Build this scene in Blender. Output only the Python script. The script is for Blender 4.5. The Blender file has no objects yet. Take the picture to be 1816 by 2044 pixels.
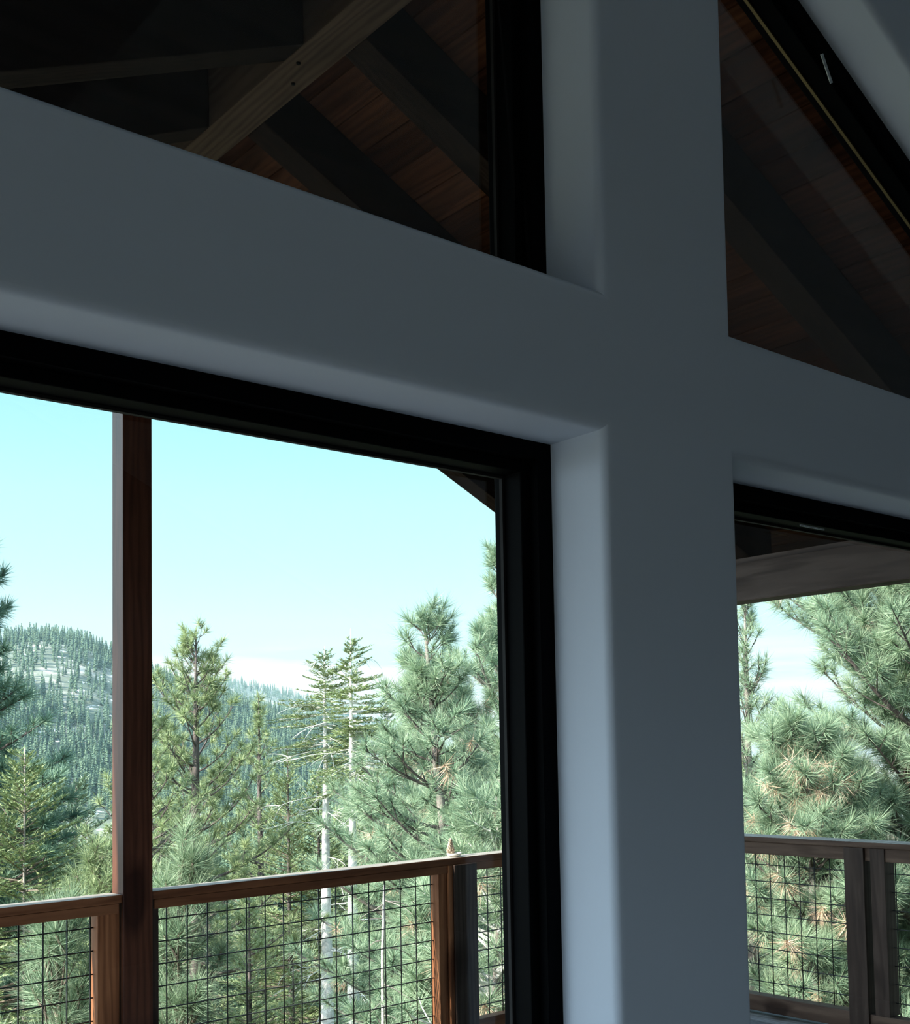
import bpy, bmesh, math, random
import numpy as np
from mathutils import Vector, Matrix
PI = math.pi
EYE = 1.65                      # eye height over the room floor; world z = 0 is the floor
col = bpy.context.scene.collection
sc = bpy.context.scene

# ------------------------------------------------------------------ tagging
def tag(o, label=None, cat=None, group=None, kind=None):
    if label: o['label'] = label
    if cat: o['category'] = cat
    if group: o['group'] = group
    if kind: o['kind'] = kind
    return o
def empty(name, loc=(0, 0, 0)):
    o = bpy.data.objects.new(name, None); col.objects.link(o); o.location = loc
    o.empty_display_size = .2
    return o
def link(name, me, m=None, parent=None, loc=None):
    if m is not None and not me.materials: me.materials.append(m)
    o = bpy.data.objects.new(name, me); col.objects.link(o)
    if parent is not None:
        o.parent = parent
        o.matrix_parent_inverse = Matrix.Translation(-Vector(parent.location)) if parent.type == 'EMPTY' else Matrix.Identity(4)
    if loc is not None: o.location = loc
    return o
def kids(o): return [c for c in bpy.data.objects if c.parent == o]

# ------------------------------------------------------------------ mesh helpers (world coordinates)
class MB:
    def __init__(s): s.v = []; s.f = []; s.n = 0
    def add(s, v, f):
        v = [tuple(p) for p in v]
        s.v += v; s.f += [tuple(i + s.n for i in q) for q in f]; s.n += len(v); return s
    def box(s, x0, x1, y0, y1, z0, z1):
        return s.add([(x0,y0,z0),(x1,y0,z0),(x1,y1,z0),(x0,y1,z0),(x0,y0,z1),(x1,y0,z1),(x1,y1,z1),(x0,y1,z1)],
                     [(0,3,2,1),(4,5,6,7),(0,1,5,4),(1,2,6,5),(2,3,7,6),(3,0,4,7)])
    def prism(s, poly, y0, y1):          # polygon in x,z pushed from y0 to y1
        n = len(poly)
        v = [(x, y0, z) for x, z in poly] + [(x, y1, z) for x, z in poly]
        return s.add(v, [tuple(range(n)), tuple(range(2*n-1, n-1, -1))] + [(i, i+n, (i+1) % n+n, (i+1) % n) for i in range(n)])
    def tube(s, pts, rad, sides=6, cap=True):
        pts = [Vector(p) for p in pts]; n = len(pts); base = s.n; vs = []; fs = []
        for i, p in enumerate(pts):
            d = (pts[min(i+1, n-1)] - pts[max(i-1, 0)]).normalized()
            ref = Vector((0, 0, 1)) if abs(d.z) < .9 else Vector((1, 0, 0))
            a = d.cross(ref).normalized(); b = d.cross(a)
            r = rad[i] if hasattr(rad, '__len__') else rad
            for k in range(sides):
                t = 2*PI*k/sides; vs.append(p + a*math.cos(t)*r + b*math.sin(t)*r)
        for i in range(n-1):
            for k in range(sides):
                k2 = (k+1) % sides
                fs.append((i*sides+k, i*sides+k2, (i+1)*sides+k2, (i+1)*sides+k))
        if cap: fs += [tuple(range(sides-1, -1, -1)), tuple((n-1)*sides+k for k in range(sides))]
        return s.add(vs, fs)
    def lathe(s, prof, c, sides=24):
        vs = []; fs = []; n = len(prof)
        for r, z in prof:
            for k in range(sides):
                t = 2*PI*k/sides; vs.append((c[0]+r*math.cos(t), c[1]+r*math.sin(t), c[2]+z))
        for i in range(n-1):
            for k in range(sides):
                k2 = (k+1) % sides; fs.append((i*sides+k, i*sides+k2, (i+1)*sides+k2, (i+1)*sides+k))
        fs += [tuple(range(sides-1, -1, -1)), tuple((n-1)*sides+k for k in range(sides))]
        return s.add(vs, fs)
    def mesh(s, name, bevel=0, smooth=False):
        me = bpy.data.meshes.new(name); me.from_pydata(s.v, [], s.f); me.validate()
        bm = bmesh.new(); bm.from_mesh(me); bmesh.ops.recalc_face_normals(bm, faces=bm.faces)
        if bevel: bmesh.ops.bevel(bm, geom=bm.edges[:], offset=bevel, segments=2, affect='EDGES', profile=.6)
        bm.to_mesh(me); bm.free()
        if smooth: me.polygons.foreach_set('use_smooth', [True]*len(me.polygons))
        return me
def part(name, mb, m, parent=None, bevel=0, smooth=False):
    return link(name, mb.mesh(name, bevel, smooth), m, parent)
def tri_mesh(name, V):                   # V: (n,3,3) loose triangles
    n = len(V); me = bpy.data.meshes.new(name)
    me.vertices.add(n*3); me.vertices.foreach_set('co', np.ascontiguousarray(V, dtype=np.float32).ravel())
    me.loops.add(n*3); me.loops.foreach_set('vertex_index', np.arange(n*3, dtype=np.int32))
    me.polygons.add(n); me.polygons.foreach_set('loop_start', np.arange(0, n*3, 3, dtype=np.int32))
    me.polygons.foreach_set('loop_total', np.full(n, 3, dtype=np.int32))
    me.update(); return me

# ------------------------------------------------------------------ materials
def newmat(name):
    m = bpy.data.materials.new(name); m.use_nodes = True; nt = m.node_tree
    return m, nt, nt.nodes, nt.links, nt.nodes['Principled BSDF']
def ramp(N, L, fac, stops):
    r = N.new('ShaderNodeValToRGB'); e = r.color_ramp.elements
    while len(e) > 2: e.remove(e[-1])
    e[0].position, e[0].color = stops[0][0], (*stops[0][1], 1); e[1].position, e[1].color = stops[1][0], (*stops[1][1], 1)
    for p, c in stops[2:]: k = e.new(p); k.color = (*c, 1)
    L.new(fac, r.inputs[0]); return r.outputs[0]
def coords(N, L, scale, kind='Object'):
    t = N.new('ShaderNodeTexCoord'); mp = N.new('ShaderNodeMapping'); mp.inputs['Scale'].default_value = scale
    L.new(t.outputs[kind], mp.inputs[0]); return mp.outputs[0]
def noise(N, L, vec, scale, detail=4, rough=.55, dist=0):
    n = N.new('ShaderNodeTexNoise'); n.inputs['Scale'].default_value = scale; n.inputs['Detail'].default_value = detail
    n.inputs['Roughness'].default_value = rough; n.inputs['Distortion'].default_value = dist
    L.new(vec, n.inputs['Vector']); return n.outputs[0]
def mix(N, L, mode, fac, a, b):
    x = N.new('ShaderNodeMix'); x.data_type = 'RGBA'; x.blend_type = mode
    for sck, val in ((0, fac), (6, a), (7, b)):
        if hasattr(val, 'is_linked'): L.new(val, x.inputs[sck])
        elif sck == 0: x.inputs[0].default_value = val
        else: x.inputs[sck].default_value = (*val, 1)
    return x.outputs[2]
def bump(N, L, h, strength, dist, B):
    b = N.new('ShaderNodeBump'); b.inputs['Strength'].default_value = strength; b.inputs['Distance'].default_value = dist
    L.new(h, b.inputs['Height']); L.new(b.outputs[0], B.inputs['Normal'])
def wood(name, axis, dark, light, rough=.6, knots=True, island=False, spec=.14):
    m, nt, N, L, B = newmat(name)
    s = {'X': (.9, 9, 9), 'Y': (9, .9, 9), 'Z': (9, 9, .9)}[axis]
    v = coords(N, L, s)
    g = noise(N, L, v, 2.2, 6, .6, .8)
    wv = N.new('ShaderNodeTexWave'); wv.bands_direction = {'X': 'Y', 'Y': 'X', 'Z': 'X'}[axis]
    wv.inputs['Scale'].default_value = 1.25; wv.inputs['Distortion'].default_value = 11; wv.inputs['Detail'].default_value = 4
    wv.inputs['Detail Scale'].default_value = .8; L.new(v, wv.inputs[0])
    c1 = ramp(N, L, g, [(.3, dark), (.7, light)])
    c2 = ramp(N, L, wv.outputs['Color'], [(0, (.55, .5, .48)), (.75, (1, 1, 1))])
    c = mix(N, L, 'MULTIPLY', .75, c1, c2)
    if knots:
        k = noise(N, L, coords(N, L, tuple(3.2 if q > 1 else 1.3 for q in s)), 1.5, 1, .4, .3)
        c = mix(N, L, 'MULTIPLY', 1, c, ramp(N, L, k, [(.24, (.35, .28, .25)), (.33, (1, 1, 1))]))
    if island:
        gi = N.new('ShaderNodeNewGeometry')
        c = mix(N, L, 'MULTIPLY', 1, c, ramp(N, L, gi.outputs['Random Per Island'], [(0, (.55, .5, .5)), (.5, (1, .85, .75)), (1, (1.35, 1.3, 1.25))]))
    L.new(c, B.inputs['Base Color']); B.inputs['Roughness'].default_value = rough
    B.inputs['Specular IOR Level'].default_value = spec
    bump(N, L, g, .25, .004, B)
    return m
def leafmat(name, a, b, c, trans=.16, rough=.6):
    m, nt, N, L, B = newmat(name)
    g = N.new('ShaderNodeNewGeometry')
    n = noise(N, L, coords(N, L, (1, 1, 1)), 1.4, 2)
    base = ramp(N, L, n, [(.36, a), (.64, b)])
    cc = mix(N, L, 'MIX', ramp(N, L, g.outputs['Random Per Island'], [(.3, (0, 0, 0)), (1, (.8, .8, .8))]), base, c)
    L.new(cc, B.inputs['Base Color']); B.inputs['Roughness'].default_value = rough
    B.inputs['Specular IOR Level'].default_value = .2
    t = N.new('ShaderNodeBsdfTranslucent'); L.new(cc, t.inputs[0])
    mx = N.new('ShaderNodeMixShader'); mx.inputs[0].default_value = trans
    L.new(B.outputs[0], mx.inputs[1]); L.new(t.outputs[0], mx.inputs[2])
    L.new(mx.outputs[0], N['Material Output'].inputs[0]); return m
def plain(name, c, rough=.6, spec=.5, metal=0, ns=0, amt=.15):
    m, nt, N, L, B = newmat(name)
    n = noise(N, L, coords(N, L, (1, 1, 1)), ns or 6, 4)
    lo = tuple(q*(1-amt) for q in c); hi = tuple(min(1, q*(1+amt)) for q in c)
    L.new(ramp(N, L, n, [(.3, lo), (.7, hi)]), B.inputs['Base Color'])
    B.inputs['Roughness'].default_value = rough; B.inputs['Specular IOR Level'].default_value = spec
    B.inputs['Metallic'].default_value = metal; return m
def barkmat(name, dark, light, sc_=(7, 7, 2)):
    m, nt, N, L, B = newmat(name)
    n = noise(N, L, coords(N, L, sc_), 1.6, 6, .7, .5)
    L.new(ramp(N, L, n, [(.35, dark), (.62, light)]), B.inputs['Base Color'])
    B.inputs['Roughness'].default_value = .9; B.inputs['Specular IOR Level'].default_value = .15
    bump(N, L, n, .8, .02, B); return m

def drywall():
    m, nt, N, L, B = newmat('painted_drywall')
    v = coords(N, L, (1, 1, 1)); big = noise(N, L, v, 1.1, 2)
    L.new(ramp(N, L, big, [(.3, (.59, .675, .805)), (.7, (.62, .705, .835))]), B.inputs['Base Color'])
    B.inputs['Roughness'].default_value = .62; B.inputs['Specular IOR Level'].default_value = .25
    fine = noise(N, L, v, 160, 3); med = noise(N, L, v, 9, 4, .6)
    a = N.new('ShaderNodeMath'); a.operation = 'MULTIPLY_ADD'; L.new(med, a.inputs[0]); a.inputs[1].default_value = 1.5; L.new(fine, a.inputs[2])
    bump(N, L, a.outputs[0], .10, .0015, B); return m
M = {}
M['wall'] = drywall()
M['black'] = plain('black_window_metal', (.0015, .002, .0027), .6, .03, 0, 30)
M['gasket'] = plain('rubber_gasket', (.012, .012, .013), .7, .2)
M['gold'] = plain('bronze_spacer', (.16, .12, .05), .45, .5, .6)
M['silver'] = plain('silver_sticker', (.42, .47, .5), .45, .5, .3, 90, .35)
M['post'] = wood('stained_post_wood', 'Z', (.050, .017, .009), (.105, .036, .019), .38)
_b = M['post'].node_tree.nodes['Principled BSDF']; _b.inputs['Coat Weight'].default_value = .16; _b.inputs['Coat Roughness'].default_value = .2; _b.inputs['Roughness'].default_value = .5
M['railx'] = wood('stained_rail_wood', 'X', (.125, .046, .020), (.23, .095, .045), .5)
M['raily'] = wood('weathered_rail_wood', 'Y', (.060, .036, .026), (.11, .070, .050), .55)
M['railpost'] = wood('rail_post_wood', 'Z', (.20, .075, .032), (.32, .135, .062), .5)
M['darkpost'] = wood('dark_rail_post_wood', 'Z', (.032, .021, .017), (.060, .040, .031), .55)
M['beam'] = wood('pale_beam_wood', 'Y', (.050, .034, .023), (.085, .058, .040), .85, spec=.04)
M['sidebeam'] = wood('grey_side_beam_wood', 'Y', (.060, .043, .037), (.095, .070, .060), .7)
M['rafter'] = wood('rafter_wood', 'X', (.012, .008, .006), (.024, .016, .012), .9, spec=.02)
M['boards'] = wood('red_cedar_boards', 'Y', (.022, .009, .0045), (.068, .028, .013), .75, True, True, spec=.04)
M['deck'] = wood('grey_deck_boards', 'Y', (.13, .15, .17), (.22, .25, .28), .7, True, True)
M['wire'] = plain('black_wire', (.008, .010, .010), .5, .4)
M['siding'] = wood('outside_siding', 'X', (.16, .09, .06), (.25, .15, .10), .8)
M['shingle'] = plain('asphalt_shingles', (.06, .06, .065), .9, .2, 0, 40, .5)
M['oak'] = wood('room_floor_wood', 'X', (.13, .12, .11), (.20, .18, .16), .5)
M['dish'] = plain('pale_glazed_clay', (.78, .74, .64), .35, .5)
M['tan'] = barkmat('tan_scales', (.42, .28, .19), (.80, .66, .52), (60, 60, 60))
M['bark'] = barkmat('dark_pine_bark', (.045, .038, .035), (.16, .13, .12))
M['bark2'] = barkmat('grey_pine_bark', (.10, .085, .075), (.32, .28, .25))
M['white_bark'] = barkmat('pale_dead_bark', (.42, .41, .38), (.80, .78, .73), (5, 5, 3))
M['snag_bark'] = barkmat('grey_white_dead_bark', (.26, .25, .23), (.58, .55, .50), (9, 9, 5))
M['twig'] = barkmat('twig_bark', (.08, .065, .055), (.24, .19, .15))
M['cone'] = barkmat('pine_cone_scales', (.16, .06, .025), (.50, .26, .13), (50, 50, 50))

def glassmat():
    m, nt, N, L, B = newmat('window_glass'); N.remove(B)
    t = N.new('ShaderNodeBsdfTransparent'); t.inputs[0].default_value = (.97, .985, .985, 1)
    g = N.new('ShaderNodeBsdfGlossy'); g.inputs['Roughness'].default_value = .0; g.inputs[0].default_value = (1, 1, 1, 1)
    f = N.new('ShaderNodeFresnel'); ge = N.new('ShaderNodeNewGeometry')
    io = N.new('ShaderNodeMapRange'); io.inputs['To Min'].default_value = 1.28; io.inputs['To Max'].default_value = 1/1.28
    L.new(ge.outputs['Backfacing'], io.inputs[0]); L.new(io.outputs[0], f.inputs[0])
    mx = N.new('ShaderNodeMixShader'); L.new(f.outputs[0], mx.inputs[0]); L.new(t.outputs[0], mx.inputs[1]); L.new(g.outputs[0], mx.inputs[2])
    L.new(mx.outputs[0], N['Material Output'].inputs[0]); return m
M['glass'] = glassmat()

# ------------------------------------------------------------------ the window wall
# every height below is given relative to the eye and lifted by EYE
def Z(z): return z + EYE
RX = 1.93                                # ridge line of the gable
TOPC = 3.52                              # slope of the upper openings: z = TOPC - .5 x
def slope_r(x, c=TOPC): return c - .5*x
def slope_l(x, c=TOPC): return c - .5*(2*RX - x)
W0, W1 = 1.80, 2.12                      # inner and outer face of the wall (y)
JL, JR = 1.712, 2.149                    # jambs beside the centre column
HEAD, SILLUP = .672, .980
XL, XR = -2.1, 5.96
low_l = [(XL, -.95), (JL, -.95), (JL, HEAD), (XL, HEAD)]
low_r = [(JR, -1.63), (4.6, -1.63), (4.6, HEAD), (JR, HEAD)]
up_l = [(-1.0, SILLUP), (JL, SILLUP), (JL, slope_l(JL)), (-1.0, slope_l(-1.0))]
up_r = [(JR, SILLUP), (4.86, SILLUP), (4.86, slope_r(4.86)), (JR, slope_r(JR))]
def curve_wall(name, outer, holes, y0, y1, r, m):
    cu = bpy.data.curves.new(name, 'CURVE'); cu.dimensions = '2D'; cu.fill_mode = 'BOTH'
    cu.extrude = (y1-y0)/2 - r; cu.bevel_depth = r; cu.bevel_resolution = 6; cu.offset = -r
    for poly in [outer] + holes:
        s = cu.splines.new('POLY'); s.points.add(len(poly)-1); s.use_cyclic_u = True
        for p, (x, z) in zip(s.points, poly): p.co = (x, Z(z), 0, 1)
    tmp = bpy.data.objects.new('tmp', cu); col.objects.link(tmp)
    dg = bpy.context.evaluated_depsgraph_get(); me = bpy.data.meshes.new_from_object(tmp.evaluated_get(dg))
    bpy.data.objects.remove(tmp); me.name = name
    me.transform(Matrix(((1, 0, 0, 0), (0, 0, -1, (y0+y1)/2), (0, 1, 0, 0), (0, 0, 0, 1))))
    bm = bmesh.new(); bm.from_mesh(me); bmesh.ops.remove_doubles(bm, verts=bm.verts, dist=1e-5)
    bmesh.ops.recalc_face_normals(bm, faces=bm.faces); bm.to_mesh(me); bm.free(); me.materials.clear()
    me.polygons.foreach_set('use_smooth', [True]*len(me.polygons))
    try: me.set_sharp_from_angle(angle=math.radians(28))
    except Exception: pass
    return link(name, me, m)
RC = 4.05                                # inner ceiling slope
RXL, RXR = -4.6, 6.2
outer = [(RXL, -1.65), (RXR, -1.65), (RXR, slope_r(RXR, RC)), (RX, slope_r(RX, RC)), (RXL, slope_l(RXL, RC))]
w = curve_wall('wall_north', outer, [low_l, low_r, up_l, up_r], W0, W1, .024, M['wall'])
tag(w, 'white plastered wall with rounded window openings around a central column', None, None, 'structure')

def window(name, poly, label, yin=1.98, yout=2.11, fw=.066, latch=None, spacer=False):
    root = empty(name, (sum(p[0] for p in poly)/len(poly), yin, Z(poly[0][1])))
    tag(root, label, 'window', None, 'structure')
    n = len(poly)
    def inset(d):
        out = []
        for i in range(n):
            p0, p1, p2 = Vector(poly[i-1]), Vector(poly[i]), Vector(poly[(i+1) % n])
            a = (p1-p0).normalized(); b = (p2-p1).normalized()
            na = Vector((-a.y, a.x)); nb = Vector((-b.y, b.x))
            k = d/(1+na.dot(nb)); out.append(p1 + (na+nb)*k)
        return out
    def ring(d0, d1, y0, y1, mb):
        A, B_ = inset(d0), inset(d1); v = []; f = []
        for y in (y0, y1):
            v += [(p.x, y, Z(p.y)) for p in A] + [(p.x, y, Z(p.y)) for p in B_]
        for i in range(n):
            j = (i+1) % n
            f += [(i, j, n+j, n+i), (2*n+i, 3*n+i, 3*n+j, 2*n+j), (n+i, n+j, 3*n+j, 3*n+i), (i, 2*n+i, 2*n+j, j)]
        mb.add(v, f)
    mb = MB(); ring(-.004, fw*.62, yin, yout, mb)
    part('window_frame', mb, M['black'], root, .0025)
    mb = MB(); ring(fw*.62, fw, yin+.028, yout-.006, mb)
    part('sash', mb, M['black'], root, .003)
    mb = MB(); ring(fw, fw+.006, yin+.088, yin+.098, mb)
    part('spacer' if spacer else 'gasket', mb, M['gold'] if spacer else M['gasket'], root)
    g = inset(fw-.004); mb = MB(); mb.prism([(p.x, Z(p.y)) for p in g], yin+.091, yin+.094)
    part('glass_pane', mb, M['glass'], root)
    return root
window('window_1', low_l, 'large black-framed lower window left of the column, overlooking the hill')
w2 = window('window_2', low_r, 'black-framed lower window right of the column, overlooking the side railing')
window('window_3', up_l, 'black-framed upper window left of the column, under the porch roof ridge')
w4 = window('window_4', up_r, 'black-framed upper window with the sloping head right of the column', spacer=True)
# small pale sticker on the sloping frame, latch strip on the lower right frame
def sticker(name, c, ang, ln, wd, parent, label, m):
    R = Matrix.Rotation(ang, 3, 'Y'); mb = MB(); mb.box(-wd/2, wd/2, -.0015, .0015, -ln/2, ln/2)
    mb.v = [tuple(R @ Vector(p) + Vector(c)) for p in mb.v]
    o = part(name, mb, m, parent, .0006); o['label'] = label
sticker('sticker', (2.842, 1.978, Z(2.004)), math.radians(-32), .086, .014, w4, 'pale silver sticker', M['silver'])
sticker('latch_strip', (2.725, 2.006, Z(.598)), math.radians(90), .115, .005, w2, 'thin grey latch strip', M['silver'])

# ------------------------------------------------------------------ the rest of the room (daylight comes through its other windows)
M['panel'] = wood('reflection_dimming_wall', 'Z', (.020, .013, .010), (.045, .028, .020), .8)  # invented dark finish for unseen walls, weakens room reflections in the glass
def wallbox(name, boxes, label, mat='wall'):
    mb = MB()
    for b in boxes: mb.box(*b)
    return tag(part(name, mb, M[mat]), label, None, None, 'structure')
fl = MB(); fl.box(RXL, RXR, -5.2, W0, -.08, 0)
tag(part('floor', fl, M['oak']), 'wooden floor of the room', None, None, 'structure')
# west wall with a tall window opening, south wall with a smaller one
wallbox('wall_west', [(RXL-.15, RXL, -5.2, -4.9, -.08, 3.4), (RXL-.15, RXL, .6, W1, -.08, 3.4), (RXL-.15, RXL, -4.9, .6, -.08, .15), (RXL-.15, RXL, -4.9, .6, 2.5, 3.4)],
        'white left wall of the room with a wide window opening')
wallbox('wall_east', [(RXR, RXR+.15, -5.2, W1, -.08, 3.4)], 'unseen right wall of the room, made dark to dim glass reflections', 'panel')
wallbox('wall_south', [(RXL-.15, -4, -5.35, -5.2, -.08, 4.8), (-.6, RXR+.15, -5.35, -5.2, -.08, 4.8), (-4, -.6, -5.35, -5.2, -.08, .6), (-4, -.6, -5.35, -5.2, 2.45, 4.8)],
        'unseen rear wall of the room with a window opening, made dark to dim glass reflections', 'panel')
mb = MB(); x0, x1 = RXL-.2, RXR+.2
mb.prism([(x0, Z(slope_l(x0, RC))-.005), (RX, Z(slope_r(RX, RC))-.005), (x1, Z(slope_r(x1, RC))-.005), (x1, Z(slope_r(x1, RC))+.12), (RX, Z(slope_r(RX, RC))+.12), (x0, Z(slope_l(x0, RC))+.12)], -5.4, W1+.02)
tag(part('ceiling', mb, M['wall']), 'white sloping gable ceiling of the room', None, None, 'structure')
mb = MB(); mb.box(RXL-.15, RXR+.15, -5.4, W1, -.35, -.085); mb.box(RXL-.1, RXR+.1, -5.3, W1-.05, -6.5, -.35)
tag(part('trim_1', mb, M['siding']), 'house footing below the room floor', None, None, 'structure')
# thin cladding outside
def cladding():
    mb = MB(); y0, y1 = W1+.001, W1+.02
    mb.box(RXL-.15, XL-.02, y0, y1, -.3, 3.1); mb.box(4.88, RXR+.15, y0, y1, -.3, 2.75)
    return tag(part('trim_2', mb, M['siding']), 'brown cladding on the outside of the window wall', None, None, 'structure')
cladding()

# ------------------------------------------------------------------ the porch roof
PX = 2.03; RB = 3.46                     # rafter undersides: z = RB - .5 x on the right of the ridge
def rz(x, c): return Z(c - .5*x) if x >= PX else Z(c - .5*(2*PX-x))
EL, ER = -1.08, 5.14
roof = empty('porch_roof', (PX, W1, Z(2.34)))
tag(roof, 'dark timber porch roof with exposed rafters and reddish boards above the deck', 'roof')
mb = MB()                                # tongue and groove boards lying across the rafters
for side in (1, -1):
    L_ = (5.6-PX)*math.sqrt(1.25); wv = .138; k = 0; s = .02
    while s < L_:
        e = min(s+wv-.006, L_); q = []
        for d, h in ((s, 0), (e, 0), (e, .022), (s, .022)):
            x = d*math.cos(math.atan(.5)); q.append((PX+side*x, Z(RB+.254-.5*(PX+x))+h))
        mb.prism(q, W1+.015, 5.45); s += wv
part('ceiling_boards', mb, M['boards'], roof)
mb = MB()
t0 = .282; e1, e0 = 5.62, 2*PX-5.62
mb.prism([(e0, rz(e0, RB)+t0), (PX, rz(PX, RB)+t0), (e1, rz(e1, RB)+t0), (e1, rz(e1, RB)+t0+.05), (PX, rz(PX, RB)+t0+.05), (e0, rz(e0, RB)+t0+.05)], W1+.015, 5.47)
part('shingles', mb, M['shingle'], roof)
for side, off in ((1, 0), (-1, .17)):
    for k, y in enumerate((2.598, 3.340, 4.069, 4.80)):
        y += off; xa, xb = PX+side*.071, PX+side*(ER-PX)
        mb = MB(); mb.prism([(xa, rz(xa, RB)), (xb, rz(xb, RB)), (xb, rz(xb, RB)+.252), (xa, rz(xa, RB)+.252)], y, y+.137)
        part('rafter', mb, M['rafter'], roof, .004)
    xa, xb = PX+side*.001, PX+side*(ER-PX)
    mb = MB(); mb.prism([(xa, rz(xa, RB)), (xb, rz(xb, RB)), (xb, rz(xb, RB)+.252), (xa, rz(xa, RB)+.252)], 5.262, 5.39)
    part('gable_rafter', mb, M['rafter'], roof, .004)
mb = MB(); mb.v = []; mb.box(PX-.069, PX+.069, W1+.015, 5.258, Z(2.41), Z(2.70)); part('ridge_beam', mb, M['beam'], roof, .005)
def bolt(x, y): 
    b = MB(); b.lathe([(.001, 0), (.007, 0), (.008, .006), (.001, .008)], (x, y, Z(2.405)), 10); part('bolt', b, M['black'], roof, 0, True)
bolt(2.0, 3.62); bolt(2.05, 3.75); 
for x0_, x1_, y1_ in ((4.92, 5.055, 5.255), (2*PX-5.055, 2*PX-4.92, 5.255)):
    mb = MB(); mb.box(x0_, x1_, W1+.02, y1_, Z(.743), Z(.955)); part('side_beam', mb, M['sidebeam'], roof, .005)
    mb = MB(); mb.box(x0_+.03, x1_-.03, W1+.02, y1_, Z(.9555), Z(.985)-.0); part('blocking', mb, M['sidebeam'], roof)

# ------------------------------------------------------------------ the deck
DK = Z(-1.66)
mb = MB(); x = -1.75
while x < 5.72:
    mb.box(x, min(x+.137, 5.72), W1+.03, 5.36, DK-.03, DK); x += .142
tag(part('deck_floor', mb, M['deck'], None, .002), 'grey wooden board deck below the railings', 'deck', None, 'structure')
mb = MB(); mb.box(-1.75, 5.72, 5.30, 5.34, DK-.26, DK-.031); mb.box(5.68, 5.72, W1+.03, 5.30, DK-.26, DK-.031); mb.box(-1.75, -1.71, W1+.03, 5.30, DK-.26, DK-.031)
for xx in np.arange(-1.2, 5.6, .45): mb.box(xx, xx+.04, W1+.03, 5.30, DK-.22, DK-.031)
tag(part('deck_joists', mb, M['siding']), 'brown joists and rim boards carrying the deck', 'deck frame', None, 'structure')

def vpost(name, x0, x1, y0, y1, z0, z1, m, parent=None, bevel=.004):
    mb = MB(); mb.box(x0, x1, y0, y1, z0, z1); return part(name, mb, m, parent, bevel)
# ridge post
p = vpost('roof_post', 1.965, 2.091, 5.105, 5.226, DK, Z(2.408), M['post']); tag(p, 'tall dark red-brown timber post rising from the railing to the ridge', 'post')
for k, (xx, yy) in enumerate(((4.925, 5.10), (2*PX-5.05, 5.10))):
    p = vpost('corner_post', xx, xx+.125, yy, yy+.122, DK, Z(.742), M['post'])
    tag(p, ('dark timber corner post behind the white column', 'dark timber corner post at the far end of the railing beyond the frame')[k], 'post')

RT = -.600                               # railing top relative to the eye
def wire_panel(axis, a0, a1, c, z0, z1, first, parent, step=.1016, zs=.0973, z0w=None):
    mb = MB(); r = .0031; n0 = first
    a = n0
    while a < a1:
        if a > a0:
            mb.tube([(a, c, z0), (a, c, z1)] if axis == 'X' else [(c, a, z0), (c, a, z1)], r, 6)
        a += step
    z = z1 - .058 if z0w is None else z0w
    while z > z0:
        mb.tube([(a0, c+.005, z), (a1, c+.005, z)] if axis == 'X' else [(c+.005, a0, z), (c+.005, a1, z)], r, 6)
        z -= zs
    o = part('wire_mesh', mb, M['wire'], parent, 0, True); return o
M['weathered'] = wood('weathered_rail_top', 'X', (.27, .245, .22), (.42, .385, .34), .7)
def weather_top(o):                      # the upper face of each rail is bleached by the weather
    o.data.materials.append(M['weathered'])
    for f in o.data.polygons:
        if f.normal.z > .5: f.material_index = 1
def front_rail(x0, x1, label, posts, first, ends):
    root = empty('deck_railing', ((x0+x1)/2, 5.17, DK)); tag(root, label, 'railing')
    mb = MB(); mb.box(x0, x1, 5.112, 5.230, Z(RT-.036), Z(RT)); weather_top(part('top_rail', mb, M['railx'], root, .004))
    mb = MB(); mb.box(x0+.01, x1-.01, 5.116, 5.154, Z(RT-.078), Z(RT-.037)); part('upper_strip', mb, M['railx'], root, .003)
    mb = MB(); mb.box(x0, x1, 5.118, 5.19, Z(-1.56), Z(-1.47)); part('bottom_rail', mb, M['railx'], root, .004)
    for (a, b, ya, yb, m, nm) in posts:
        vpost(nm, a, b, ya, yb, DK if nm == 'railing_post' else Z(-1.469), Z(RT-.0365), M[m], root)
    wire_panel('X', x0+.02, x1-.02, 5.172, Z(-1.469), Z(RT-.037), first, root, .0929, .0973, Z(-.7325))
front_rail(-1.50, 1.963, 'wooden deck railing with wire mesh left of the tall post',
           [(1.868, 1.958, 5.125, 5.2, 'railpost', 'end_batten'), (-.10, .02, 5.12, 5.22, 'darkpost', 'railing_post')], 1.5635-.0925*31, None)
front_rail(2.093, 5.453, 'long wooden deck railing with wire mesh right of the tall post',
           [(2.095, 2.125, 5.125, 5.2, 'darkpost', 'end_batten'), (3.588, 3.640, 5.122, 5.2, 'railpost', 'side_batten'), (3.645, 3.672, 5.108, 5.2, 'railpost', 'front_batten'),
            (3.674, 3.822, 5.098, 5.222, 'darkpost', 'railing_post')], 2.1785, None)
root = empty('deck_railing', (5.51, 3.9, DK)); tag(root, 'side railing with wire mesh seen through the right window', 'railing')
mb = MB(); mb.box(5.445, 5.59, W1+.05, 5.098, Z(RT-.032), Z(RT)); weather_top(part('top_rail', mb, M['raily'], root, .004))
mb = MB(); mb.box(5.46, 5.5, W1+.06, 5.09, Z(RT-.105), Z(RT-.033)); part('upper_strip', mb, M['raily'], root, .003)
mb = MB(); mb.box(5.456, 5.53, W1+.06, 5.09, Z(-1.635), Z(-1.54)); part('bottom_rail', mb, M['raily'], root, .004)
vpost('railing_post', 5.441, 5.57, 3.742, 3.872, DK, Z(RT-.033), M['darkpost'], root)
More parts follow.
